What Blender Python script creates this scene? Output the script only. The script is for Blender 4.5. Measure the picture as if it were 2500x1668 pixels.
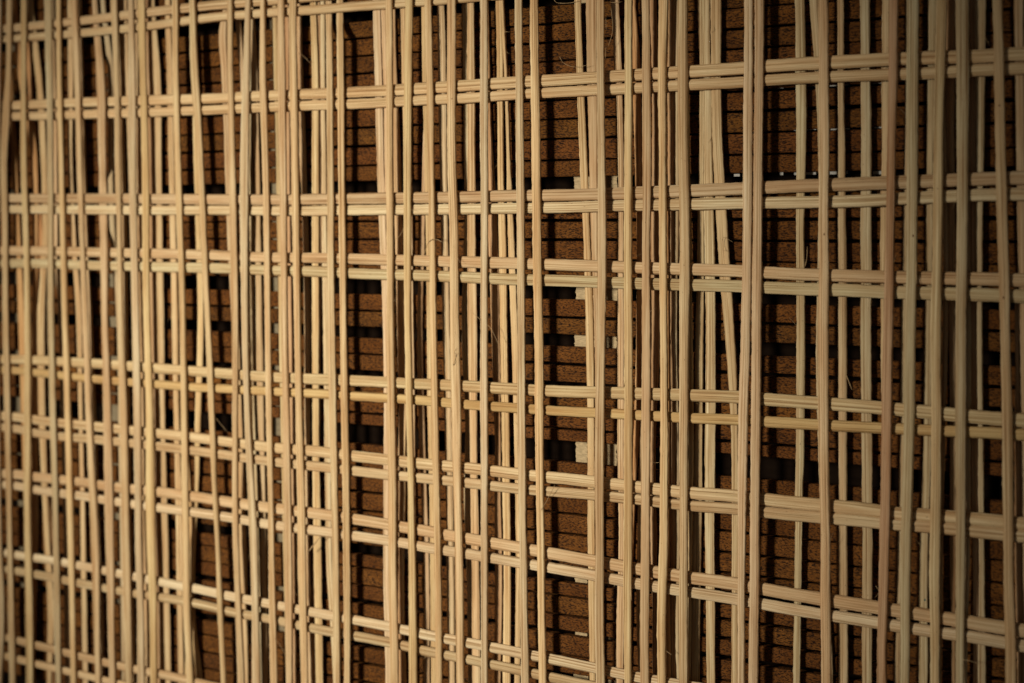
import bpy, math, random
import numpy as np
from mathutils import Matrix, Vector

for o in list(bpy.data.objects):
    bpy.data.objects.remove(o)
scene = bpy.context.scene
COL = scene.collection
rng = np.random.default_rng(7)

# ------------------------------------------------------------------ camera
# World: x runs along the screen, z up, y into the screen; metres. y = 0 is the plane of the cross ribs.
LENS, PXW, PXH = 60.0, 2500.0, 1668.0
FPX = LENS / 36.0 * PXW
DIST = 1.389
vx = np.array([6250.0, -269.0, -FPX]); vx /= np.linalg.norm(vx)          # world x seen from the camera (right, up, forward)
p = math.atan2(-vx[1], -vx[2])
vz = np.array([0.0, math.cos(p), -math.sin(p)])
vy = np.cross(vx, vz)
if vy[2] < 0:
    vy = -vy
RIGHT = np.array([vx[0], vy[0], vz[0]]); UP = np.array([vx[1], vy[1], vz[1]]); FWD = np.array([vx[2], vy[2], vz[2]])
CAM = -FWD * DIST
cd = bpy.data.cameras.new('camera'); cam = bpy.data.objects.new('camera', cd); COL.objects.link(cam)
cd.lens = LENS; cd.sensor_width = 36.0; cd.sensor_fit = 'HORIZONTAL'
cd.clip_start = 0.02; cd.clip_end = 50
cam.matrix_world = Matrix(((RIGHT[0], UP[0], -FWD[0], CAM[0]), (RIGHT[1], UP[1], -FWD[1], CAM[1]),
                           (RIGHT[2], UP[2], -FWD[2], CAM[2]), (0, 0, 0, 1)))
scene.camera = cam

def at(px, py, Y=0.0):
    d = RIGHT * ((px - PXW / 2) / FPX) + UP * ((PXH / 2 - py) / FPX) + FWD
    return CAM + d * ((Y - CAM[1]) / d[1])

focus = at(1560, 850, -0.003)
cd.dof.use_dof = True
cd.dof.focus_distance = float(np.dot(focus - CAM, FWD))
cd.dof.aperture_fstop = 4.7

# ------------------------------------------------------------------ light
world = bpy.data.worlds.new('World'); scene.world = world; world.use_nodes = True
bg = world.node_tree.nodes['Background']
bg.inputs[0].default_value = (1.0, 0.93, 0.82, 1); bg.inputs[1].default_value = 0.045

sd = bpy.data.lights.new('lamp', 'SPOT'); lamp = bpy.data.objects.new('lamp', sd); COL.objects.link(lamp)
target = Vector(at(780, 1000))
AZ, EL, LD = math.radians(16), math.radians(9), 2.1
lamp.location = target + Vector((-math.sin(AZ) * math.cos(EL), -math.cos(AZ) * math.cos(EL), math.sin(EL))) * LD
lamp.rotation_euler = (target - lamp.location).to_track_quat('-Z', 'Y').to_euler()
sd.energy = 252; sd.color = (1.0, 0.925, 0.78)
sd.spot_size = math.radians(36.5); sd.spot_blend = 1.0; sd.shadow_soft_size = 0.20

vs = scene.view_settings
vs.view_transform = 'Standard'; vs.look = 'None'; vs.exposure = 0.0; vs.gamma = 1.0; vs.use_curve_mapping = False
scene.render.engine = 'CYCLES'
scene.render.resolution_x = 1024; scene.render.resolution_y = 683

# ------------------------------------------------------------------ materials
class NT:
    def __init__(s, name):
        s.m = bpy.data.materials.new(name); s.m.use_nodes = True
        s.t = s.m.node_tree; s.b = s.t.nodes['Principled BSDF']
    def n(s, typ, **kw):
        nd = s.t.nodes.new(typ)
        for k, v in kw.items():
            setattr(nd, k, v)
        return nd
    def l(s, a, b):
        s.t.links.new(a, b)
    def val(s, sock, v):
        if hasattr(v, 'is_linked') or hasattr(v, 'node'):
            s.l(v, sock)
        else:
            sock.default_value = v
    def math(s, op, a, b=0.0, clamp=False):
        nd = s.n('ShaderNodeMath', operation=op); nd.use_clamp = clamp
        s.val(nd.inputs[0], a); s.val(nd.inputs[1], b)
        return nd.outputs[0]
    def noise(s, vec, detail=2.0, rough=0.5, dist=0.0):
        nd = s.n('ShaderNodeTexNoise'); nd.inputs['Scale'].default_value = 1.0
        nd.inputs['Detail'].default_value = detail; nd.inputs['Roughness'].default_value = rough
        nd.inputs['Distortion'].default_value = dist
        s.l(vec, nd.inputs['Vector'])
        return nd.outputs['Fac']
    def rng(s, v, a, b, c, d, smooth=False):
        nd = s.n('ShaderNodeMapRange'); nd.clamp = True
        if smooth:
            nd.interpolation_type = 'SMOOTHSTEP'
        s.l(v, nd.inputs[0])
        for i, q in enumerate((a, b, c, d)):
            nd.inputs[1 + i].default_value = q
        return nd.outputs[0]
    def mix(s, fac, a, b, blend='MIX'):
        nd = s.n('ShaderNodeMix'); nd.data_type = 'RGBA'; nd.blend_type = blend
        s.val(nd.inputs[0], fac)
        for sock, v in ((nd.inputs[6], a), (nd.inputs[7], b)):
            s.val(sock, v)
        return nd.outputs[2]

def cane_material():
    k = NT('split_cane')
    uv = k.n('ShaderNodeUVMap'); uv.uv_map = 'UVMap'
    sep = k.n('ShaderNodeSeparateXYZ'); k.l(uv.outputs[0], sep.inputs[0])
    oi = k.n('ShaderNodeObjectInfo')
    seed = k.math('MULTIPLY', oi.outputs['Random'], 173.0)
    def vec(su, sv, off=0.0):
        c = k.n('ShaderNodeCombineXYZ')
        k.l(k.math('MULTIPLY', sep.outputs[0], su), c.inputs[0])
        k.l(k.math('MULTIPLY', sep.outputs[1], sv), c.inputs[1])
        k.l(k.math('ADD', seed, off), c.inputs[2])
        return c.outputs[0]
    g1 = k.noise(vec(1150, 6), 3, 0.62)            # long fibres about a millimetre wide
    g2 = k.noise(vec(2600, 30, 9), 2, 0.6)       # hair-fine grain
    g3 = k.noise(vec(140, 16, 21), 3, 0.55)      # blotches
    pores = k.noise(vec(1500, 420, 33), 1, 0.5)
    base = oi.outputs['Color']
    c1 = k.mix(k.rng(g1, 0.40, 0.58, 0.0, 1.0), (0.72, 0.63, 0.52, 1), (1.07, 1.06, 1.04, 1))
    col = k.mix(1.0, base, c1, 'MULTIPLY')
    line = k.rng(g1, 0.33, 0.41, 1.0, 0.0, True)          # thin brown fibre lines
    col = k.mix(k.math('MULTIPLY', line, 0.6), col, (0.17, 0.075, 0.026, 1))
    c2 = k.mix(k.rng(g2, 0.35, 0.65, 0.0, 1.0), (0.86, 0.83, 0.79, 1), (1.05, 1.04, 1.03, 1))
    col = k.mix(1.0, col, c2, 'MULTIPLY')
    c3 = k.mix(k.rng(g3, 0.34, 0.66, 0.0, 1.0), (0.90, 0.80, 0.72, 1), (1.04, 1.06, 1.06, 1))
    col = k.mix(1.0, col, c3, 'MULTIPLY')
    dots = k.rng(pores, 0.735, 0.80, 0.0, 0.8, True)
    col = k.mix(dots, col, (0.11, 0.05, 0.02, 1))
    k.l(col, k.b.inputs['Base Color'])
    k.b.inputs['Roughness'].default_value = 0.8
    k.b.inputs['Specular IOR Level'].default_value = 0.16
    h = k.math('ADD', k.math('MULTIPLY', g1, 0.9), k.math('MULTIPLY', g2, 0.35))
    bp = k.n('ShaderNodeBump'); bp.inputs['Strength'].default_value = 0.8; bp.inputs['Distance'].default_value = 0.0006
    k.l(h, bp.inputs['Height']); k.l(bp.outputs[0], k.b.inputs['Normal'])
    return k.m

def slat_material():
    k = NT('flecked_brown_slat')
    uv = k.n('ShaderNodeUVMap'); uv.uv_map = 'UVMap'
    oi = k.n('ShaderNodeObjectInfo')
    sep = k.n('ShaderNodeSeparateXYZ'); k.l(uv.outputs[0], sep.inputs[0])
    seed = k.math('MULTIPLY', oi.outputs['Random'], 91.0)
    def vec(su, sv, off=0.0, skew=0.0):
        c = k.n('ShaderNodeCombineXYZ')
        u = k.math('ADD', sep.outputs[0], k.math('MULTIPLY', sep.outputs[1], skew))
        k.l(k.math('MULTIPLY', u, su), c.inputs[0])
        k.l(k.math('MULTIPLY', sep.outputs[1], sv), c.inputs[1])
        k.l(k.math('ADD', seed, off), c.inputs[2])
        return c.outputs[0]
    fl = k.noise(vec(400, 1250, 0, 0.6), 3, 0.65)
    fl2 = k.noise(vec(700, 1500, 5, -0.4), 2, 0.6)
    big = k.noise(vec(38, 60, 13), 2, 0.5)
    rows = k.noise(vec(8, 900, 27), 2, 0.5)
    base = k.mix(k.rng(big, 0.35, 0.65, 0, 1), (0.142, 0.050, 0.010, 1), (0.205, 0.078, 0.017, 1))
    base = k.mix(1.0, base, oi.outputs['Color'], 'MULTIPLY')
    base = k.mix(k.rng(fl2, 0.40, 0.62, 0.45, 0.0), base, (0.045, 0.020, 0.008, 1))
    base = k.mix(k.rng(rows, 0.35, 0.5, 0.35, 0.0), base, (0.05, 0.023, 0.010, 1))
    base = k.mix(k.rng(fl, 0.43, 0.505, 0.93, 0.0, True), base, (0.010, 0.006, 0.005, 1))
    k.l(base, k.b.inputs['Base Color'])
    k.b.inputs['Roughness'].default_value = 0.9
    k.b.inputs['Specular IOR Level'].default_value = 0.06
    bp = k.n('ShaderNodeBump'); bp.inputs['Strength'].default_value = 0.7; bp.inputs['Distance'].default_value = 0.0006
    k.l(fl, bp.inputs['Height']); k.l(bp.outputs[0], k.b.inputs['Normal'])
    return k.m

def plain_material(name, c, var=0.25, su=60.0):
    k = NT(name)
    tc = k.n('ShaderNodeTexCoord')
    mp = k.n('ShaderNodeMapping'); mp.inputs['Scale'].default_value = (su, su, su * 4)
    k.l(tc.outputs['Object'], mp.inputs[0])
    n = k.noise(mp.outputs[0], 4, 0.6)
    d = tuple(q * (1 - var) for q in c) + (1,); u = tuple(q * (1 + var) for q in c) + (1,)
    k.l(k.mix(k.rng(n, 0.3, 0.7, 0, 1), d, u), k.b.inputs['Base Color'])
    k.b.inputs['Roughness'].default_value = 0.9
    k.b.inputs['Specular IOR Level'].default_value = 0.03
    return k.m

CANE = cane_material(); SLAT = slat_material()
GAP_SHADE = plain_material('gap_shade', (0.009, 0.005, 0.003))  # shade of the slat gaps put into the board colour
PALE = plain_material('pale_cane_batten', (0.42, 0.315, 0.18), 0.3, 260)
DULL = plain_material('dull_batten', (0.20, 0.16, 0.10), 0.2, 220)  # duller and darker than the pale batten colour
PALE_BIT = plain_material('pale_bit', (0.42, 0.40, 0.36), 0.2, 300)
KNOT = plain_material('knot_brown', (0.12, 0.05, 0.018), 0.3, 900)
INK = plain_material('green_ink', (0.004, 0.07, 0.075), 0.2, 900)

# ------------------------------------------------------------------ mesh helpers
def link(name, mesh, parent, mat):
    o = bpy.data.objects.new(name, mesh); COL.objects.link(o)
    if mat:
        mesh.materials.append(mat)
    if parent is not None:
        o.parent = parent
    return o

def root(name, label, cat, loc=(0, 0, 0)):
    e = bpy.data.objects.new(name, None); COL.objects.link(e)
    e.empty_display_size = 0.05
    e['label'] = label; e['category'] = cat
    return e

def pchip(xs, ys, q):
    xs = np.asarray(xs, float); ys = np.asarray(ys, float); q = np.asarray(q, float)
    h = np.diff(xs); d = np.diff(ys) / h
    m = np.zeros_like(ys)
    m[0], m[-1] = d[0], d[-1]
    if len(d) > 1:
        m[1:-1] = (d[:-1] * h[1:] + d[1:] * h[:-1]) / (h[:-1] + h[1:])
    i = np.clip(np.searchsorted(xs, q) - 1, 0, len(h) - 1)
    s = (q - xs[i]) / h[i]
    out = ((2 * s**3 - 3 * s**2 + 1) * ys[i] + (s**3 - 2 * s**2 + s) * h[i] * m[i]
           + (-2 * s**3 + 3 * s**2) * ys[i + 1] + (s**3 - s**2) * h[i] * m[i + 1])
    e0 = (xs[0] + xs[-1]) * 0 + m[0] * 0.5; e1 = m[-1] * 0.5
    out = np.where(q < xs[0], ys[0] + (q - xs[0]) * e0, out)
    return np.where(q > xs[-1], ys[-1] + (q - xs[-1]) * e1, out)

def wob(n, step, amp):
    """smooth random curve of n samples, one knot every `step` samples"""
    k = max(2, int(n / step) + 3)
    kn = rng.normal(0, amp, k)
    x = np.linspace(0, k - 1.001, n)
    i = x.astype(int); f = x - i; f = f * f * (3 - 2 * f)
    return kn[i] * (1 - f) + kn[i + 1] * f

UPRIGHT = [(-.50, -.05), (-.475, .26), (-.36, .42), (-.18, .48), (0, .50), (.18, .48), (.36, .42), (.475, .26), (.50, -.05), (.40, -.46), (0, -.5), (-.40, -.46)]
RIB = [(-.5, -.02), (-.475, .26), (-.37, .42), (-.19, .485), (0, .5), (.19, .485), (.37, .42), (.475, .26), (.5, -.02), (.38, -.36), (0, -.5), (-.38, -.36)]

def sweep(pts, side, nrm, w, t, prof, rough):
    """pts (n,3), side / nrm (n,3) unit, w / t (n,) -> mesh with uv in metres"""
    n, m = len(pts), len(prof)
    P = np.array(prof)
    V = np.zeros((n, m, 3))
    rid = rng.normal(0, 0.035, m)
    for j in range(m):
        a = P[j, 0] * w; b = P[j, 1] * t
        if 0 < j < 8:
            b = b + t * (rid[j] + wob(n, 14, 0.02)) + rng.normal(0, rough * 0.35, n)
        edge = rough * (1.0 if j in (0, 1, 7, 8) else 0.3)
        a = a + wob(n, 9, edge * 1.2) + rng.normal(0, edge, n)
        V[:, j] = pts + side * a[:, None] + nrm * b[:, None]
    seg = np.linalg.norm(np.diff(pts, axis=0), axis=1); L = np.concatenate([[0], np.cumsum(seg)])
    wm = float(np.mean(w)); tm = float(np.mean(t))
    per = np.concatenate([[0], np.cumsum([math.hypot((P[(j + 1) % m, 0] - P[j, 0]) * wm, (P[(j + 1) % m, 1] - P[j, 1]) * tm) for j in range(m)])])
    faces = []; uvs = []
    for i in range(n - 1):
        for j in range(m):
            k = (j + 1) % m
            faces.append((i * m + j, i * m + k, (i + 1) * m + k, (i + 1) * m + j))
            uvs += [(per[j], L[i]), (per[j + 1], L[i]), (per[j + 1], L[i + 1]), (per[j], L[i + 1])]
    faces.append(tuple(range(m))); faces.append(tuple(range((n - 1) * m, n * m))[::-1])
    uvs += [(P[j, 0] * wm, P[j, 1] * tm) for j in range(m)] + [(P[j, 0] * wm, P[j, 1] * tm) for j in reversed(range(m))]
    me = bpy.data.meshes.new('strip')
    me.from_pydata(V.reshape(-1, 3).tolist(), [], faces)
    ul = me.uv_layers.new(name='UVMap')
    ul.data.foreach_set('uv', np.array(uvs, dtype=np.float32).ravel())
    me.polygons.foreach_set('use_smooth', np.array([True] * (len(faces) - 2) + [False, False]))
    me.update()
    import bmesh
    bm = bmesh.new(); bm.from_mesh(me); bmesh.ops.recalc_face_normals(bm, faces=bm.faces); bm.to_mesh(me); bm.free()
    return me

# ------------------------------------------------------------------ added board behind everything, its near-black colour stands in for shade in the gaps
def quad_board():
    a, b = at(-1500, 900, 0.045), at(4200, 900, 0.045)
    x0, x1, z0, z1, y0, y1 = a[0], b[0], -0.55, 0.55, 0.045, 0.055
    v = [(x, y, z) for x in (x0, x1) for y in (y0, y1) for z in (z0, z1)]
    f = [(0, 1, 3, 2), (4, 6, 7, 5), (0, 4, 5, 1), (2, 3, 7, 6), (0, 2, 6, 4), (1, 5, 7, 3)]
    me = bpy.data.meshes.new('gap_shade_board'); me.from_pydata(v, [], f); me.update()
    o = link('gap_shade_board', me, None, GAP_SHADE); o['kind'] = 'structure'
quad_board()

# ------------------------------------------------------------------ slatted panel behind the lattice
SY = 0.0088       # front face of the slats
panel = root('slatted_panel', 'panel of flecked brown horizontal slats with dark gaps behind the pale woven lattice', 'slatted panel')
SLATS = [(-290, -247), (-243, -200), (-196, -155), (-152, -110), (-106, -66), (-62, -20), (12, 54), (57, 100), (104, 147), (150, 194), (196, 242), (245, 289), (293, 338), (342, 389),
         (392, 433), (461, 494), (497, 536), (541, 584), (588, 633), (636, 692), (729, 772), (776, 817), (845, 887), (891, 932),
         (946, 992), (995, 1043), (1047, 1076), (1126, 1166), (1169, 1208), (1211, 1250), (1254, 1299), (1303, 1345), (1348, 1392),
         (1419, 1452), (1455, 1497), (1501, 1537), (1549, 1594), (1597, 1641), (1662, 1703), (1707, 1750), (1754, 1796), (1800, 1842), (1846, 1890), (1894, 1937)]
XA, XB = at(-420, 800, SY)[0], at(3150, 800, SY)[0]
for a, b in SLATS:
    zt, zb = at(1362, a, SY)[2] - 0.00032, at(1362, b, SY)[2] + 0.00032
    n = 170
    x = np.linspace(XA, XB, n)
    tilt = rng.normal(0, 0.0008) + x * 0
    top = zt + wob(n, 12, 0.00022) + rng.normal(0, 0.00010, n) + x * rng.normal(0, 0.0012)
    bot = zb + wob(n, 12, 0.00022) + rng.normal(0, 0.00010, n) + x * rng.normal(0, 0.0012)
    yf = SY + wob(n, 30, 0.00025); th = 0.0070; bv = 0.0006
    rings = np.stack([np.stack([x, yf + th, bot], 1), np.stack([x, yf + bv, bot], 1), np.stack([x, yf, bot + bv], 1),
                      np.stack([x, yf - 0.0002, (top + bot) / 2], 1),
                      np.stack([x, yf, top - bv], 1), np.stack([x, yf + bv, top], 1), np.stack([x, yf + th, top], 1)], 1)
    m = rings.shape[1]; faces = []; uvs = []
    zz = [0.0, 0.003, 0.004, 0.004 + (zt - zb) / 2, 0.004 + zt - zb, 0.005 + zt - zb, 0.008 + zt - zb, 0.02 + zt - zb]
    for i in range(n - 1):
        for j in range(m):
            k = (j + 1) % m
            faces.append((i * m + j, i * m + k, (i + 1) * m + k, (i + 1) * m + j)[::-1])
            uvs += [(x[i], zz[j]), (x[i], zz[j + 1]), (x[i + 1], zz[j + 1]), (x[i + 1], zz[j])][::-1]
    faces += [tuple(range(m)), tuple(range((n - 1) * m, n * m))[::-1]]
    uvs += [(0, 0)] * (2 * m)
    me = bpy.data.meshes.new('slat'); me.from_pydata(rings.reshape(-1, 3).tolist(), [], faces)
    me.uv_layers.new(name='UVMap').data.foreach_set('uv', np.array(uvs, dtype=np.float32).ravel())
    me.update()
    o = link('slat', me, panel, SLAT)
    g = 1.0 + rng.normal(0, 0.10); o.color = (g, g * (1 + rng.normal(0, 0.03)), g * (1 + rng.normal(0, 0.05)), 1)

def box(name, xa, xb, ya, yb, za, zb, parent, mat, jit=0.0):
    n = (180 if zb - za > 0.1 or za - zb > 0.1 else 12) if jit else 2
    zs = np.linspace(za, zb, n)
    V = []; F = []
    for i, z in enumerate(zs):
        l = xa + (rng.normal(0, jit) if jit else 0); r = xb + (rng.normal(0, jit) if jit else 0)
        V += [(l, ya, z), (r, ya, z), (r, yb, z), (l, yb, z)]
    for i in range(n - 1):
        for j in range(4):
            k = (j + 1) % 4
            F.append((i * 4 + j, i * 4 + k, i * 4 + 4 + k, i * 4 + 4 + j))
    F += [(3, 2, 1, 0), tuple(range((n - 1) * 4, n * 4))]
    me = bpy.data.meshes.new(name); me.from_pydata(V, [], F); me.update()
    return link(name, me, parent, mat)

# pale upright battens the slats are fixed to, seen only in the wide gaps
BY = SY + 0.0075
for X0, X1, nm in ((662, 688, 1), (270, 288, 1), (36, 48, 1)):
    box('batten', at(X0, 800, BY)[0], at(X1, 800, BY)[0], BY, BY + 0.003, at(1362, -180, BY)[2], at(1362, 1850, BY)[2], panel, DULL, 0.0004)
for g0, g1 in ((-20, 12), (433, 461), (692, 729), (817, 845), (1076, 1126), (1392, 1419), (1537, 1549), (1641, 1662)):
    for X0, X1 in ((1405, 1436), (1450, 1506)):
        j = rng.normal(0, 2.5)
        box('batten_end', at(X0 + j, 800, BY)[0], at(X1 - j, 800, BY)[0], BY, BY + 0.003, at(1362, g1 + 7, BY)[2], at(1362, g0 - 7, BY)[2], panel, PALE, 0.00035)
# small pale pieces set in the gaps on the right
for X0, X1, Y0, Y1 in ((1904, 1912, 421, 428), (1939, 1992, 421, 427), (2026, 2043, 419, 426), (2065, 2069, 417, 425), (2131, 2152, 418, 426),
                       (1938, 1992, 315, 318), (2028, 2074, 314, 317), (2134, 2155, 310, 313), (1899, 1912, 209, 216), (1936, 1990, 206, 212), (2026, 2070, 203, 210), (2130, 2152, 199, 204),
                       (1790, 1806, 214, 220), (1792, 1806, 425, 431), (1905, 1935, 1176, 1183), (1962, 2010, 1181, 1186), (2040, 2104, 1190, 1195), (2132, 2144, 1194, 1201), (2190, 2240, 1202, 1206)):
    q = SY + 0.0015
    za, zb = at((X0 + X1) / 2, Y1, q)[2], at((X0 + X1) / 2, Y0, q)[2]
    box('pale_bit', at(X0, Y0, q)[0], at(X1, Y0, q)[0], q, q + 0.0014, za, zb, panel, PALE_BIT)

# ------------------------------------------------------------------ woven lattice
lattice = root('lattice_screen', 'woven lattice of pale split cane uprights bound across paired horizontal ribs', 'lattice screen')
TONES = {'k': (0.50, 0.32, 0.19), 't': (0.60, 0.455, 0.265), 'q': (0.63, 0.445, 0.215), 'y': (0.635, 0.475, 0.26), 'g': (0.58, 0.47, 0.29), 'p': (0.605, 0.445, 0.265), 'o': (0.60, 0.36, 0.17), 'w': (0.66, 0.53, 0.34), 'b': (0.54, 0.36, 0.205)}  # 'b' is darkened cane: shade on the deep rear strips put into their colour

def tone(c):
    b = np.array(TONES[c]) * (1.05, 1.065, 1.10) * (1 + rng.normal(0, 0.045)) * (1 + rng.normal(0, 0.012, 3))
    return tuple(b) + (1.0,)

def pairs(s):
    return [tuple(float(v) for v in q.replace(':', ',').split(',')) for q in s.split()]

# ribs: (name, half height at x=1250, tone, points)
RIBS = [
 ('1a', 13.0, 't', '-60:78 40:68 218:49 395:27 504:15 640:3 760:-8 1000:-32'),
 ('1b', 12.3, 't', '-60:102 40:93.5 231:78 395:60 504:45 634:33 756:25 892:14 974:8 1028:4 1137:-5 1400:-30'),
 ('2a', 14.4, 't', '41:258 93:255 218:250 395:244.5 517:241 634:235 756:230 892:224 1028:216.5 1151:208.5 1251:202 1376:194.7 1499:186.5 1689:175 1785:169 1928:158 2078:150 2154:146 2268:141.6 2391:137.5 2481:132'),
 ('2b', 12.9, 'p', '41:284 93:283 218:279 395:273.7 517:269 634:263 756:258 892:253 1028:245 1151:239 1251:232 1376:225 1499:218.5 1689:207.6 1785:203 1928:193 2078:186 2154:182.5 2268:179 2391:171.6 2481:167'),
 ('3a', 14.4, 'p', '41:484 245:484.7 395:486 531:487.5 634:488 770:486.7 892:484.7 1028:483 1151:481 1251:478.5 1390:476.5 1499:473 1689:465.8 1785:461.8 1928:455.4 2078:450 2154:447 2263:443 2399:437 2486:435'),
 ('3b', 13.4, 'w', '41:511 245:512.6 395:514 531:513.5 634:514.5 770:515 892:513 1028:512 1151:510.5 1251:509 1390:506.5 1499:503 1689:499 1785:497 1928:495 2078:492 2154:488 2263:482.6 2399:476.5 2486:474.5'),
 ('4a', 13.9, 'p', '41:612 93:612.6 234:616 395:619.5 531:623.6 634:628 770:630 892:633 1028:636.5 1151:640 1251:643 1390:647.4 1499:651.5 1689:658 1785:661 1928:668.5 2078:674 2154:676 2263:678.7 2405:681.4 2486:684'),
 ('4b', 13.9, 'g', '41:643 93:643.5 234:648 395:652 531:655 634:659 770:663 892:669 1028:672.6 1151:677.4 1251:682 1390:685.5 1499:690 1689:696 1785:698 1928:704 2078:709 2154:713 2263:715.5 2405:720 2486:723'),
 ('5a', 14.2, 't', '41:878 95:880 237:888 408:901 485:907 545:911.5 634:919 772:926 892:930.5 1028:938 1151:943.5 1251:949.6 1390:956.4 1499:959 1689:965 1785:969 1928:979 2078:990 2154:996 2263:1005.5 2405:1020 2486:1026'),
 ('5b', 12.0, 'q', '41:905 95:910 237:926 408:940 485:946 545:949 634:954 772:961 892:968.7 1028:977.5 1151:989 1251:996 1390:1005 1499:1010 1689:1021 1785:1024.5 1928:1032.6 2078:1041.5 2154:1045 2263:1050 2405:1056 2486:1060.6'),
 ('6a', 14.3, 't', '41:1018 95:1026 240:1042 408:1060.6 485:1069 545:1077.6 642:1090 772:1102 892:1116.4 1028:1132 1151:1144 1251:1156 1390:1170 1499:1182.5 1689:1203 1785:1210 1928:1226 2078:1240 2195:1254 2255:1258 2418:1271 2486:1278.5'),
 ('6b', 12.9, 'p', '41:1047 95:1058.5 240:1073.5 408:1092 485:1102 545:1110 642:1124 772:1139 892:1153 1028:1167 1151:1180 1251:1192 1390:1204 1499:1213 1689:1235 1785:1242 1928:1257 2078:1270 2187:1281 2255:1286 2418:1302 2486:1309'),
 ('7a', 14.4, 'p', '41:1158 109:1167 204:1178 245:1184.5 408:1203.5 490:1214.5 553:1224.7 647:1238 772:1254 892:1272 1039:1297 1151:1317 1251:1334 1390:1359 1499:1378.5 1689:1411 1785:1424 1928:1450 2078:1474 2154:1485 2255:1501 2418:1527 2492:1539'),
 ('7b', 13.0, 'w', '41:1186 109:1199 204:1211 245:1218.5 408:1241.7 490:1253 553:1262 642:1278 772:1296 892:1312 988:1326 1039:1336 1151:1354 1251:1371 1390:1394 1499:1414 1689:1446.6 1785:1461 1928:1486 2078:1510 2187:1528 2255:1538.5 2418:1562 2492:1576.6'),
 ('8a', 12.7, 'w', '11:1349 54:1357.4 109:1365 204:1382.6 294:1401 408:1423.5 504:1442.5 558:1455 647:1472.5 772:1496 906:1521 988:1538 1042:1550 1151:1571 1251:1590 1390:1618 1499:1642 1558:1654 1648:1670 1703:1679 1900:1712 2500:1815'),
 ('8b', 12.2, 't', '11:1389 54:1396 109:1406 204:1425.5 294:1443 408:1461 504:1479 564:1494 647:1509 772:1536 906:1560 988:1577 1042:1590 1151:1612 1251:1633 1305:1645 1390:1663 1600:1706 2500:1885'),
 ('9a', 12.3, 'p', '16:1556 57:1567 109:1580 210:1605 300:1627 422:1652 504:1671 600:1692 1000:1780 1600:1905'),
 ('9b', 11.2, 't', '16:1601 57:1612 109:1625 210:1649 340:1680 500:1717 1000:1832 1600:1965'),
]
RIBY = {}
for nm, hh, tn, s in RIBS:
    kn = pairs(s)
    X = np.arange(-190, 2720, 13.0)
    yy = pchip([k[0] for k in kn], [k[1] for k in kn], X)
    e = yy - pchip([k[0] for k in kn], [k[1] for k in kn], X)
    RIBY[nm] = (X, yy)
    n = len(X)
    dep = wob(n, 22, 0.0003)
    h = hh * (X + 5000) / 6250.0
    c = np.array([at(a, b, 0.0) for a, b in zip(X, yy)]); up_ = np.array([at(a, b - q, 0.0) for a, b, q in zip(X, yy, h)])
    w = 2 * np.linalg.norm(up_ - c, axis=1)
    c[:, 1] += dep
    tan = np.gradient(c, axis=0); tan /= np.linalg.norm(tan, axis=1)[:, None]
    nrm = np.tile([0.0, -1.0, 0.0], (n, 1)); nrm -= tan * (nrm * tan).sum(1)[:, None]; nrm /= np.linalg.norm(nrm, axis=1)[:, None]
    side = np.cross(tan, nrm)
    me = sweep(c, side, nrm, w, np.full(n, 0.0050), RIB, 0.00010)
    o = link('cross_rib', me, lattice, CANE); o.color = tone(tn)
    if nm == '5b':
        o['label'] = 'thinner golden yellow cross rib'
    if nm == '4b':
        o['label'] = 'greyish green tinted cross rib'

ROWS = {'1': ('1a', '1b'), '2': ('2a', '2b'), '3': ('3a', '3b'), '4': ('4a', '4b')}
OX = (0.0, 620.0, 1240.0, 1860.0)
K = 640.0 / 2350.0
YF, YR, YD = -0.0042, 0.0040, 0.0066

STRIPS = []
def S(layer, col, tn, pts, behind='', dy=0.0, name=None, label=None, y0=-330, y1=2010):
    STRIPS.append((layer, col, tn, pairs(pts), behind, dy, label, y0, y1))

# ---- left quarter
S('F', 0, 'g', '25:-25,15 375:-40,2 775:-60,-8 1000:-50,0 1315:-32,16 1515:-12,40 1643:-8,22')
S('F', 0, 't', '25:60,115 175:52,105 280:20,92 375:8,72 575:22,75 775:25,80 990:38,95 1315:65,115 1515:75,132 1643:85,140')
S('R', 0, 'o', '25:120,150 100:128,178 175:160,212 375:272,330 575:298,340 775:288,335 990:282,335 1315:285,338 1515:270,320')
S('D', 0, 'o', '25:60,92 250:88,122 375:100,150 575:140,185 775:165,222 990:190,240 1315:230,270')
S('F', 0, 'y', '25:190,245 175:188,238 375:188,242 775:225,275 990:217,275 1315:220,280 1515:228,300 1643:235,305')
S('R', 0, 'y', '25:248,302 175:315,370 375:366,420 575:385,428 775:338,400 990:345,408 1315:397,448 1515:430,487 1643:422,465')
S('D', 0, 'o', '25:200,240 375:300,335 575:345,385 775:370,408 990:375,408 1315:440,470 1643:455,490')
S('F', 0, 'g', '25:400,470 175:415,475 375:430,480 775:430,490 990:445,505 1315:480,530 1515:485,545 1643:500,550')
S('D', 0, 'p', '25:472,500 375:480,526 575:482,530 775:525,560 990:546,585 1315:572,612 1515:580,628 1643:588,635')
S('F', 0, 'y', '25:505,550 175:510,555 375:525,572 775:558,610 990:580,635 1315:608,665 1515:625,677 1643:635,688')
S('R', 0, 't', '25:605,650 175:612,660 375:610,650 575:640,682 775:685,735 990:705,742 1315:725,770 1515:735,782 1643:742,790')
S('F', 0, 't', '25:640,700 175:668,722 375:688,740 575:715,758 775:742,792 990:770,820 1315:822,885 1515:840,900 1643:855,905')
S('R', 0, 'p', '25:690,730 375:728,768 575:752,790 775:782,825 990:812,855 1315:862,895 1515:885,928 1643:895,935')
S('F', 0, 'p', '25:832,882 175:862,940 375:885,955 575:895,972 775:912,970 990:930,995 1315:950,1020 1515:968,1030 1643:980,1040', behind='13')
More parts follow.
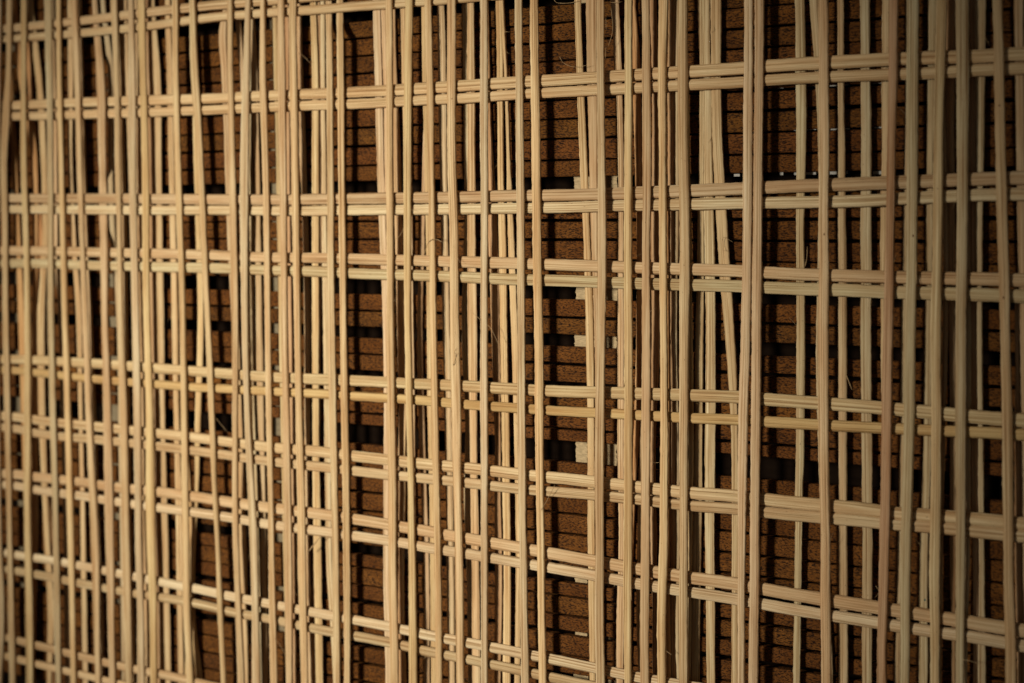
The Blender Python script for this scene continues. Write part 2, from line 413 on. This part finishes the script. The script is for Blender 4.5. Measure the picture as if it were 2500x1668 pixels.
S('R', 0, 'g', '25:910,952 175:968,1016 375:966,1008 575:992,1036 775:1045,1085 1000:1060,1100 1315:1075,1120')
S('F', 0, 't', '25:990,1060 175:1020,1070 375:1032,1082 575:1050,1095 775:1058,1110 990:1078,1140 1315:1097,1165 1515:1110,1180 1643:1130,1185')
S('R', 0, 'p', '25:1062,1088 375:1080,1118 575:1095,1140 775:1102,1146 990:1128,1163 1315:1150,1183 1515:1168,1206 1643:1180,1215')
S('R', 0, 't', '25:1090,1142 175:1116,1158 375:1150,1195 775:1185,1235 1643:1240,1290')
S('F', 0, 'g', '25:1150,1205 175:1150,1222 375:1150,1225 775:1182,1252 990:1197,1270 1315:1215,1275 1515:1235,1292 1643:1237,1300')
S('D', 0, 'p', '25:1205,1235 375:1222,1270 775:1248,1288 990:1268,1305 1315:1275,1315 1515:1288,1344 1643:1295,1345')
S('F', 0, 'y', '25:1240,1305 175:1255,1315 375:1272,1335 775:1288,1350 990:1308,1375 1315:1315,1395 1515:1345,1410 1643:1348,1412')
S('D', 0, 'b', '25:1300,1340 175:1318,1375 375:1338,1392 775:1348,1405 990:1383,1425 1315:1398,1452 1515:1410,1468 1643:1412,1470')
S('R', 0, 't', '25:1340,1390 175:1375,1440 375:1392,1450 775:1408,1470 990:1422,1480 1315:1450,1510 1515:1465,1527 1643:1482,1537')
S('R', 0, 't', '25:1482,1532 175:1497,1550 375:1512,1562 775:1540,1597 990:1557,1605 1315:1578,1640 1515:1592,1642 1643:1602,1650')
S('F', 0, 't', '25:1545,1605 175:1553,1605 375:1565,1625 775:1612,1667 990:1622,1680 1315:1640,1697 1515:1648,1712 1643:1672,1735')
S('D', 0, 'y', '800:1610,1650 1000:1630,1675 1200:1675,1715 1315:1700,1745 1515:1710,1754 1643:1755,1812', y0=636)
S('F', 0, 't', '25:1700,1762 175:1710,1785 375:1767,1825 575:1800,1855 775:1838,1890 990:1872,1925 1200:1905,1950 1315:1930,1972 1515:1957,2003 1643:1980,2027')
S('R', 0, 'y', '25:1715,1755 200:1728,1775 375:1738,1785 575:1760,1802 775:1778,1828 990:1755,1805 1200:1738,1780 1315:1715,1755 1643:1660,1700')
S('R', 0, 'p', '25:2000,2042 75:1962,2035 175:1985,2045 375:2015,2058 575:2040,2080 775:2075,2110 1200:2085,2120 1643:2130,2160')
S('F', 0, 't', '25:2037,2090 175:2042,2095 375:2052,2112 775:2078,2140 990:2087,2135 1315:2088,2142 1515:2123,2170 1643:2150,2195')
S('D', 0, 't', '775:2100,2140 990:2128,2170 1315:2142,2208 1515:2168,2222 1643:2188,2230', y0=500)
S('R', 0, 'p', '25:2110,2150 75:2120,2165 175:2150,2190 375:2172,2205 575:2180,2215 775:2200,2230 1643:2280,2320')
S('F', 0, 'g', '25:2200,2250 100:2190,2245 175:2180,2242 375:2155,2235 775:2167,2228 990:2190,2242 1315:2238,2312 1515:2258,2328 1643:2258,2340')
S('D', 0, 'g', '175:2225,2255 375:2232,2257 575:2240,2277 775:2245,2283 990:2255,2293 1315:2290,2325 1643:2320,2352')
# ---- second quarter
S('R', 1, 't', '25:-40,0 175:-19,35 375:-2,50 775:20,78 1055:40,95 1215:57,106 1415:72,112 1643:85,125')
S('F', 1, 't', '25:58,103 155:50,110 375:75,132 775:98,155 1055:112,168 1215:125,178 1415:135,195 1643:148,212')
S('R', 1, 't', '25:160,212 155:172,220 375:195,240 775:222,260 1055:243,278 1215:255,288 1643:290,320')
S('F', 1, 't', '25:213,275 155:215,285 375:228,293 775:245,307 1055:262,328 1215:268,340 1415:275,352 1643:287,353')
S('D', 1, 'b', '25:275,318 155:285,325 375:290,335 775:303,345 1055:325,370 1215:338,370 1643:345,380')
S('F', 1, 't', '25:318,383 155:322,388 375:335,403 775:360,420 1055:378,440 1215:388,460 1415:398,472 1643:425,490')
S('D', 1, 'p', '60:385,430 155:390,437 375:412,467 575:440,487 775:455,508 1055:455,502 1215:462,500 1415:470,512 1643:480,532')
S('R', 1, 't', '25:505,560 155:520,580 375:522,582 775:522,585 1055:525,585 1215:527,597 1415:540,610 1643:555,622')
S('D', 1, 'b', '60:568,602 155:580,615 375:582,612 600:575,610 800:560,600 1055:545,590')
S('R', 1, 'w', '155:600,640 375:608,652 575:612,660 775:622,677 1055:632,692 1215:640,695 1415:655,712 1530:685,735 1643:708,755')
S('F', 1, 't', '25:645,705 155:650,712 375:657,717 775:666,730 1055:682,747 1215:692,757 1415:705,770 1643:712,780', behind='1')
S('F', 1, 'y', '25:745,805 155:748,810 375:755,818 775:772,835 1055:785,852 1215:795,860 1415:803,868 1643:812,868', behind='1')
S('R', 1, 'w', '60:1072,1142 155:1082,1150 375:1100,1168 575:1125,1190 775:1155,1222 1055:1168,1225 1215:1162,1220 1415:1160,1228 1643:1180,1240')
S('R', 1, 'p', '60:1146,1196 155:1156,1208 375:1172,1215 575:1194,1228 775:1226,1255 1643:1244,1282')
S('F', 1, 'y', '25:1182,1248 155:1185,1250 375:1190,1252 775:1195,1258 1055:1200,1272 1215:1205,1280 1415:1210,1285 1643:1222,1300')
S('D', 1, 'b', '25:1240,1270 155:1248,1282 375:1250,1315 575:1265,1335 775:1280,1347 1055:1298,1347 1215:1283,1330 1415:1283,1325 1643:1298,1350')
S('R', 1, 't', '25:1308,1365 155:1322,1372 375:1345,1375 775:1365,1390 1055:1345,1370 1215:1330,1358 1415:1322,1344 1643:1340,1363')
S('F', 1, 'y', '25:1358,1425 155:1348,1422 375:1342,1415 775:1350,1415 1055:1370,1432 1215:1380,1443 1415:1388,1455 1643:1388,1468')
S('D', 1, 't', '375:1385,1412 575:1400,1427 775:1406,1435 1055:1418,1449 1215:1425,1450 1643:1440,1465')
S('D', 1, 'p', '155:1545,1580 420:1508,1542 575:1488,1536 775:1466,1514 1055:1480,1537 1215:1505,1556 1415:1522,1576 1643:1525,1582')
S('R', 1, 'y', '25:1502,1545 155:1510,1552 375:1530,1575 775:1550,1597 1055:1562,1610 1215:1575,1625 1415:1580,1640 1643:1590,1645')
S('F', 1, 'y', '25:1532,1595 155:1545,1608 375:1562,1618 575:1572,1632 775:1582,1642 1055:1595,1660 1215:1612,1673 1415:1625,1687 1643:1630,1690')
S('R', 1, 'w', '25:1645,1710 155:1650,1722 375:1665,1732 775:1692,1757 1055:1710,1778 1215:1722,1788 1415:1730,1800 1643:1742,1807')
S('F', 1, 't', '25:1735,1815 155:1730,1812 375:1735,1815 575:1755,1835 775:1760,1845 1055:1775,1865 1215:1790,1868 1415:1802,1885 1643:1815,1890')
S('D', 1, 'g', '25:1866,1914 155:1874,1916 375:1885,1928 575:1890,1925 775:1862,1912 1055:1898,1938 1215:1884,1942 1415:1912,1952 1643:1922,1958')
S('R', 1, 'p', '25:1912,1977 155:1910,1982 375:1918,1988 575:1915,1990 775:1915,2002 1055:1932,2004 1215:1942,2012 1415:1948,2022 1643:1955,2032')
S('F', 1, 'w', '25:2028,2098 155:2028,2102 375:2032,2105 775:2032,2100 1055:2032,2105 1215:2035,2098 1415:2035,2102 1643:2035,2102')
S('D', 1, 'b', '25:2070,2105 375:2095,2142 575:2105,2190 775:2125,2205 1055:2158,2218 1215:2160,2218 1415:2165,2232 1643:2172,2218')
S('R', 1, 'y', '25:2165,2230 155:2178,2236 375:2183,2238 575:2195,2262 775:2205,2276 1055:2222,2293 1215:2230,2298 1415:2238,2306 1643:2230,2302')
# ---- third quarter
S('R', 2, 'y', '25:-60,-30 155:-34,-6 375:-10,27 595:2,62 815:30,92 1105:60,115 1315:72,125 1525:66,122 1643:58,114')
S('F', 2, 'g', '25:65,135 125:68,138 375:75,150 595:83,157 815:88,160 1105:92,167 1315:105,175 1525:115,185 1643:118,192')
S('F', 2, 'y', '25:200,277 125:203,282 375:215,297 595:225,305 815:237,318 1105:248,327 1315:260,333 1525:270,345 1643:273,352')
S('R', 2, 'y', '25:598,658 125:612,672 375:642,712 595:680,742 815:700,772 1105:715,780 1315:718,784 1525:728,788 1643:735,788')
S('R', 2, 'p', '25:700,805 125:708,805 375:726,815 595:745,815 815:776,822 1105:785,832 1315:788,835 1643:795,845')
S('F', 2, 't', '25:795,870 125:795,868 375:805,880 595:805,890 815:800,880 1105:778,868 1315:785,865 1525:780,868 1643:787,875', dy=-0.0028)
S('R', 2, 'p', '25:925,1000 125:948,1016 375:985,1042 595:988,1045 815:982,1048 1105:985,1050 1315:993,1052 1525:973,1048 1643:968,1040')
S('F', 2, 'y', '25:1048,1120 125:1050,1122 375:1045,1120 595:1040,1118 815:1045,1123 1105:1045,1122 1315:1040,1120 1525:1040,1117 1643:1045,1115')
S('D', 2, 'o', '25:1100,1150 125:1112,1182 250:1122,1196 375:1138,1202 595:1158,1206 815:1152,1202 1000:1138,1190 1105:1118,1168 1315:1090,1130 1643:1060,1100')
S('F', 2, 'p', '25:1202,1275 125:1205,1282 375:1207,1290 595:1208,1278 815:1203,1285 1105:1197,1283 1315:1192,1278 1525:1187,1272 1643:1192,1270')
S('R', 2, 't', '1000:1195,1230 1200:1170,1205 1315:1162,1202 1525:1154,1195 1643:1172,1205', y0=700)
S('D', 2, 'b', '25:1270,1338 125:1285,1345 375:1295,1355 595:1282,1352 815:1290,1360 1105:1280,1326 1315:1280,1336 1525:1300,1336 1643:1300,1332')
S('F', 2, 'y', '25:1350,1445 125:1347,1432 375:1352,1427 595:1352,1430 815:1365,1435 1105:1365,1445 1315:1358,1440 1525:1337,1422 1643:1340,1422')
S('R', 2, 'o', '595:1415,1442 815:1424,1447 1105:1425,1450 1315:1428,1452 1525:1418,1457 1643:1420,1460', y0=487)
S('D', 2, 'b', '25:1442,1508 125:1436,1506 375:1436,1502 595:1438,1498 815:1440,1492 1105:1448,1508 1315:1448,1512 1525:1455,1508 1643:1458,1512')
S('R', 2, 'g', '25:1505,1540 375:1502,1545 595:1500,1535 815:1482,1522 950:1500,1530 1105:1508,1538 1315:1514,1545 1525:1505,1545 1643:1512,1545')
S('F', 2, 't', '25:1528,1618 125:1525,1618 375:1530,1618 595:1540,1637 815:1540,1627 1105:1535,1620 1315:1540,1617 1525:1535,1617 1643:1535,1620')
S('R', 2, 't', '400:1590,1630 595:1610,1646 815:1615,1656 1105:1615,1666 1315:1610,1652 1525:1603,1642 1643:1608,1637', y0=200)
S('D', 2, 't', '25:1700,1768 125:1716,1768 375:1716,1765 595:1700,1768 815:1685,1757 1105:1670,1747 1315:1655,1737 1525:1640,1727 1643:1638,1720')
S('R', 2, 'g', '25:1738,1813 125:1742,1816 375:1758,1836 595:1765,1857 815:1772,1863 1105:1768,1861 1315:1768,1854 1525:1778,1858 1643:1783,1860')
S('R', 2, 'p', '25:1818,1917 125:1820,1914 375:1840,1932 595:1880,1981 815:1945,2036 960:1985,2060 1105:2005,2070 1315:2010,2075 1525:2005,2070 1643:2005,2070', label='pinkish rear upright leaning to the right')
S('F', 2, 'w', '25:2118,2205 125:2118,2205 375:2110,2198 595:2105,2190 815:2090,2180 960:2073,2165 1105:2060,2155 1315:2065,2140 1525:2060,2130 1643:2060,2135')
S('F', 2, 'p', '25:2215,2305 125:2215,2302 375:2205,2290 595:2197,2283 815:2187,2278 1105:2178,2270 1315:2172,2262 1525:2165,2255 1643:2160,2250')
# ---- right quarter
S('R', 3, 'g', '25:300,386 275:312,402 575:310,384 825:313,390 1125:305,377 1375:296,362 1605:283,344')
S('D', 3, 'g', '25:435,520 150:470,545 275:495,548 450:510,552 700:495,540 825:485,530 1000:495,540 1125:508,550 1605:580,638')
S('F', 3, 't', '25:508,602 275:510,610 575:512,608 825:505,607 1125:514,613 1375:525,622 1605:530,630')
S('R', 3, 't', '25:672,736 275:680,746 575:680,759 825:682,766 1125:685,767 1375:687,771 1605:690,776')
S('R', 3, 'g', '25:880,968 275:890,980 575:885,986 825:885,984 1125:895,992 1375:902,990 1605:900,987')
S('D', 3, 't', '25:1080,1160 275:1078,1150 575:1062,1135 825:1067,1120 1125:1080,1130 1605:1045,1090')
S('F', 3, 'k', '25:1140,1233 275:1130,1214 575:1110,1200 825:1087,1186 1125:1066,1166 1375:1052,1147 1605:1032,1128', label='pinkish brown front upright leaning left downwards')
S('R', 3, 'g', '25:1290,1340 275:1282,1335 575:1265,1320 825:1250,1305 1125:1235,1285 1375:1215,1268 1605:1190,1248')
S('F', 3, 'g', '25:1297,1415 275:1296,1408 575:1300,1402 825:1282,1387 1125:1265,1367 1375:1245,1344 1605:1240,1332')
S('R', 3, 'g', '25:1490,1578 275:1478,1555 575:1468,1540 825:1458,1525 1125:1440,1520 1375:1410,1492 1605:1400,1492')
S('F', 3, 't', '25:1562,1665 275:1542,1637 575:1530,1630 825:1512,1615 1125:1515,1617 1375:1500,1607 1605:1508,1602')
S('R', 3, 't', '275:1610,1650 575:1625,1672 825:1618,1672 1000:1612,1652 1125:1595,1640 1605:1570,1612', y0=160)
S('D', 3, 'b', '25:1660,1738 275:1635,1730 575:1650,1735 825:1680,1735 1125:1690,1740 1375:1690,1738 1605:1700,1738')
S('F', 3, 'g', '25:1737,1862 275:1745,1862 575:1745,1850 825:1735,1842 1125:1735,1837 1375:1740,1832 1605:1735,1822')
S('R', 3, 'g', '275:1825,1860 575:1830,1864 700:1830,1872 825:1835,1879 1125:1832,1870 1375:1825,1862 1605:1810,1842')
S('D', 3, 'b', '25:1858,1922 275:1862,1925 575:1856,1926 825:1876,1932 1125:1868,1942 1375:1888,1948 1605:1895,1935')
S('R', 3, 'g', '25:1913,2012 275:1918,2000 575:1922,1984 825:1928,1982 1125:1938,1992 1375:1948,2000 1605:1935,2008')
S('F', 3, 'p', '25:2070,2166 275:2085,2187 575:2112,2217 825:2140,2237 1125:2155,2260 1375:2167,2264 1605:2180,2284')
S('R', 3, 'p', '25:2258,2350 275:2275,2362 575:2290,2372 825:2315,2395 1125:2325,2405 1375:2335,2415 1605:2345,2425')
S('D', 3, 'b', '825:2270,2310 1125:2268,2325 1375:2268,2345 1605:2288,2365', y0=700)
S('F', 3, 'g', '25:2395,2495 275:2400,2500 575:2410,2510 825:2425,2525 1125:2432,2530 1375:2440,2540 1605:2450,2550')

BUILT = []
for (layer, col, tn, kn, behind, dy, label, y0, y1) in STRIPS:
    ox = OX[col]
    yk = [k[0] for k in kn]
    xl = [ox + k[1] * K for k in kn]; xr = [ox + k[2] * K for k in kn]
    Y = np.arange(y0, y1, 12.0); n = len(Y)
    L = pchip(yk, xl, Y); R = pchip(yk, xr, Y)
    wmin = np.maximum(R - L, 6.0); mid = (L + R) / 2; L, R = mid - wmin / 2, mid + wmin / 2
    base = {'F': YF, 'R': YR, 'D': YD}[layer] + dy
    dep = np.full(n, base)
    if layer == 'F':
        dep = dep - np.abs(wob(n, 20, 0.0005))
        for row in behind:
            xa, ya = RIBY[ROWS[row][0]]; xb, yb = RIBY[ROWS[row][1]]
            yc = 0.5 * (np.interp(mid, xa, ya) + np.interp(mid, xb, yb))
            d = np.abs(Y - yc)
            f = np.clip((105 - d) / 62.0, 0, 1); f = f * f * (3 - 2 * f)
            if row == '1':
                f = np.where(Y < yc, 1.0, f)
            dep = dep * (1 - f) + YR * f
        th = 0.0031
    else:
        dep = dep + wob(n, 24, 0.00012)
        th = 0.0024
    A = np.array([at(l, y, q) for l, y, q in zip(L, Y, dep)]); B = np.array([at(r, y, q) for r, y, q in zip(R, Y, dep)])
    w = (B - A)[:, 0] - (0.0006 if layer == 'F' else 0.0001)
    w = np.maximum(w, 0.0016)
    c = (A + B) / 2; c[:, 0] -= (0.0002 if layer == 'F' else 0.0)
    c[:, 0] += wob(n, 10, 0.00010)
    th = np.minimum(th, w * 0.75)
    tan = np.gradient(c, axis=0); tan /= np.linalg.norm(tan, axis=1)[:, None]
    tw = wob(n, 40, 0.07) if layer == 'F' else wob(n, 50, 0.03)
    nr = np.stack([np.sin(tw), -np.cos(tw), np.zeros(n)], 1)
    nr -= tan * (nr * tan).sum(1)[:, None]; nr /= np.linalg.norm(nr, axis=1)[:, None]
    side = np.cross(nr, tan); side *= np.sign(side[:, :1])
    me = sweep(c, side, nr, w, th, UPRIGHT, 0.00013 if layer != 'F' else 0.00012)
    o = link('front_upright' if layer == 'F' else 'rear_upright', me, lattice, CANE)
    o.color = tone(tn)
    if label:
        o['label'] = label
    BUILT.append((o, layer, c, w, th, Y, mid))

# ------------------------------------------------------------------ loose fibres, knots, ink dot (sub-parts of the strips)
def tube(pts, r, parent, mat, name='loose_fibre'):
    pts = np.array(pts); n = len(pts); V = []; F = []
    tan = np.gradient(pts, axis=0); tan /= np.linalg.norm(tan, axis=1)[:, None]
    for i in range(n):
        a = np.cross(tan[i], [0.3, 0.8, 0.52]); a /= np.linalg.norm(a); b = np.cross(tan[i], a)
        rr = r * (1.0 if i < n - 2 else 0.55)
        V += [tuple(pts[i] + (a * math.cos(t) + b * math.sin(t)) * rr) for t in (0, 2.094, 4.189)]
    for i in range(n - 1):
        for j in range(3):
            k = (j + 1) % 3
            F.append((i * 3 + j, i * 3 + k, i * 3 + 3 + k, i * 3 + 3 + j))
    F += [(2, 1, 0), (3 * n - 3, 3 * n - 2, 3 * n - 1)]
    me = bpy.data.meshes.new(name); me.from_pydata(V, [], F)
    me.uv_layers.new(name='UVMap'); me.polygons.foreach_set('use_smooth', np.ones(len(F), bool)); me.update()
    o = link(name, me, parent, mat)
    o.color = (0.62, 0.47, 0.28, 1)
    return o

def nearest(px, py, layers='FR'):
    best = None
    for t in BUILT:
        if t[1] not in layers:
            continue
        d = abs(float(np.interp(py, t[5], t[6])) - px)
        if best is None or d < best[0]:
            best = (d, t)
    return best[1]

# fibres seen in the photograph: pixel polylines and their depth
FIB = [([(1351, -4), (1358, 6), (1372, 8), (1395, 7), (1412, 2)], 0.001, 0.00022), ([(1366, 138), (1374, 152), (1390, 161), (1412, 164), (1434, 159)], -0.003, 0.00018),
       ([(1480, 4), (1492, 6), (1508, 6), (1520, 4)], -0.002, 0.00024), ([(1479, 40), (1480, 75), (1479, 120), (1477, 165)], -0.006, 0.00016), ([(1492, 20), (1496, 60), (1494, 85), (1483, 118)], -0.005, 0.0002),
       ([(962, 585), (974, 578), (984, 562), (987, 552)], -0.003, 0.00022), ([(1036, 620), (1042, 600), (1052, 586), (1066, 585), (1082, 592)], -0.007, 0.0003),
       ([(1148, 758), (1176, 783), (1197, 800), (1210, 825), (1220, 847)], -0.006, 0.00022), ([(1355, 1184), (1344, 1205), (1332, 1228), (1316, 1252)], -0.006, 0.00022),
       ([(755, 1345), (768, 1328), (784, 1308)], -0.005, 0.0006), ([(2066, 916), (2072, 930), (2080, 952)], 0.002, 0.0004), ([(1966, 650), (1970, 628), (1971, 602)], 0.001, 0.0004),
       ([(2350, 1610), (2380, 1617), (2400, 1628)], -0.006, 0.0003), ([(1025, 1638), (1032, 1618), (1040, 1600)], 0.002, 0.0004), ([(665, 1555), (680, 1570), (692, 1590), (700, 1605)], -0.006, 0.0002),
       ([(728, 130), (742, 138), (758, 155)], 0.0, 0.0002), ([(1527, 124), (1534, 127), (1543, 125)], -0.005, 0.00025), ([(1589, 1126), (1598, 1130), (1610, 1129)], -0.003, 0.0002),
       ([(520, 1010), (538, 1035), (556, 1055)], -0.002, 0.0002), ([(1112, 873), (1110, 862), (1114, 850)], -0.0065, 0.0002), ([(1106, 892), (1111, 878), (1115, 862)], -0.0065, 0.00028),
       ([(1726, 78), (1735, 70), (1732, 60)], -0.001, 0.00018), ([(1790, 592), (1766, 580), (1764, 610), (1776, 612)], 0.0005, 0.00018), ([(2138, 1430), (2146, 1445), (2136, 1460)], 0.001, 0.0002),
       ([(1641, 1600), (1630, 1592), (1626, 1588)], -0.006, 0.0003), ([(2230, 1310), (2240, 1322), (2246, 1330)], 0.0, 0.0002)]
def smooth_line(pl, k=5):
    q = np.linspace(0, len(pl) - 1, (len(pl) - 1) * k + 1); i0 = np.arange(len(pl))
    return list(zip(pchip(i0, [a[0] for a in pl], q), pchip(i0, [a[1] for a in pl], q)))
for pl, dep, r in FIB:
    t = nearest(pl[0][0], pl[0][1])
    tube([at(a, b, dep - 0.0008 * math.sin(i * 0.7)) for i, (a, b) in enumerate(smooth_line(pl))], r, t[0], CANE)
# short hairs standing off the strip edges
cand = [t for t in BUILT if t[1] in 'FR']
for _ in range(95):
    t = cand[int(rng.integers(len(cand)))]
    i = int(rng.integers(30, len(t[5]) - 40))
    s = 1 if rng.random() < 0.5 else -1
    wv = float(t[3][i]); p0 = t[2][i] + np.array([s * wv * 0.46, -0.0008, 0])
    ln = rng.uniform(0.003, 0.010); ang = rng.normal(0.9, 0.35) * (1 if rng.random() < .5 else -1)
    pts = [p0 + np.array([s * math.cos(ang) * ln * u * (0.5 + 0.3 * u), -0.0012 * u * rng.uniform(0.6, 1.4), math.sin(ang) * ln * u]) for u in np.linspace(0, 1, 6)]
    tube(pts, rng.uniform(0.00009, 0.00018), t[0], CANE)
# lifted splinters
for px, py, dx, ln in ((1478, 730, 5, 0.016), (1480, 1120, 4, 0.02), (1545, 1430, 4, 0.014), (1693, 1100, -4, 0.018), (1654, 650, -6, 0.012), (2238, 660, 4, 0.016), (2059, 16, 4, 0.012), (936, 830, 4, 0.02), (1116, 640, 4, 0.016), (1646, 780, -8, 0.03)):
    t = nearest(px, py)
    i = int(np.argmin(np.abs(t[5] - py))); p0 = t[2][i] + np.array([np.sign(dx) * t[3][i] * 0.44, -0.0006, 0])
    pts = [p0 + np.array([dx * 0.00022 * u * u, -0.0009 * u, -ln * (u - 0.3)]) for u in np.linspace(0, 1, 7)]
    tube(pts, 0.0005, t[0], CANE, 'splinter')

def blob(name, px, py, ru, rv, mat, layers):
    t = nearest(px, py, layers)
    i = int(np.argmin(np.abs(t[5] - py)))
    c = at(px, py, t[2][i][1] - float(np.atleast_1d(t[4])[min(i, len(np.atleast_1d(t[4])) - 1)]) * 0.5 - 0.00012)
    V = [tuple(c + np.array([0, -0.00025, 0]))]; F = []
    for k in range(10):
        a = k / 10 * 2 * math.pi; q = rng.uniform(0.8, 1.15)
        V.append(tuple(c + np.array([math.cos(a) * ru * q, 0.0003, math.sin(a) * rv * q])))
    for k in range(10):
        F.append((0, 1 + k, 1 + (k + 1) % 10))
    me = bpy.data.meshes.new(name); me.from_pydata(V, [], F); me.polygons.foreach_set('use_smooth', np.ones(10, bool)); me.update()
    link(name, me, t[0], mat)
blob('knot', 2012, 572, 0.0008, 0.0018, KNOT, 'F'); blob('knot', 2229, 576, 0.0008, 0.0016, KNOT, 'F')
blob('knot', 2450, 727, 0.0009, 0.0014, KNOT, 'F'); blob('knot', 2440, 258, 0.0010, 0.0010, KNOT, 'F')
blob('ink_dot', 2258, 1465, 0.0010, 0.0011, INK, 'R')
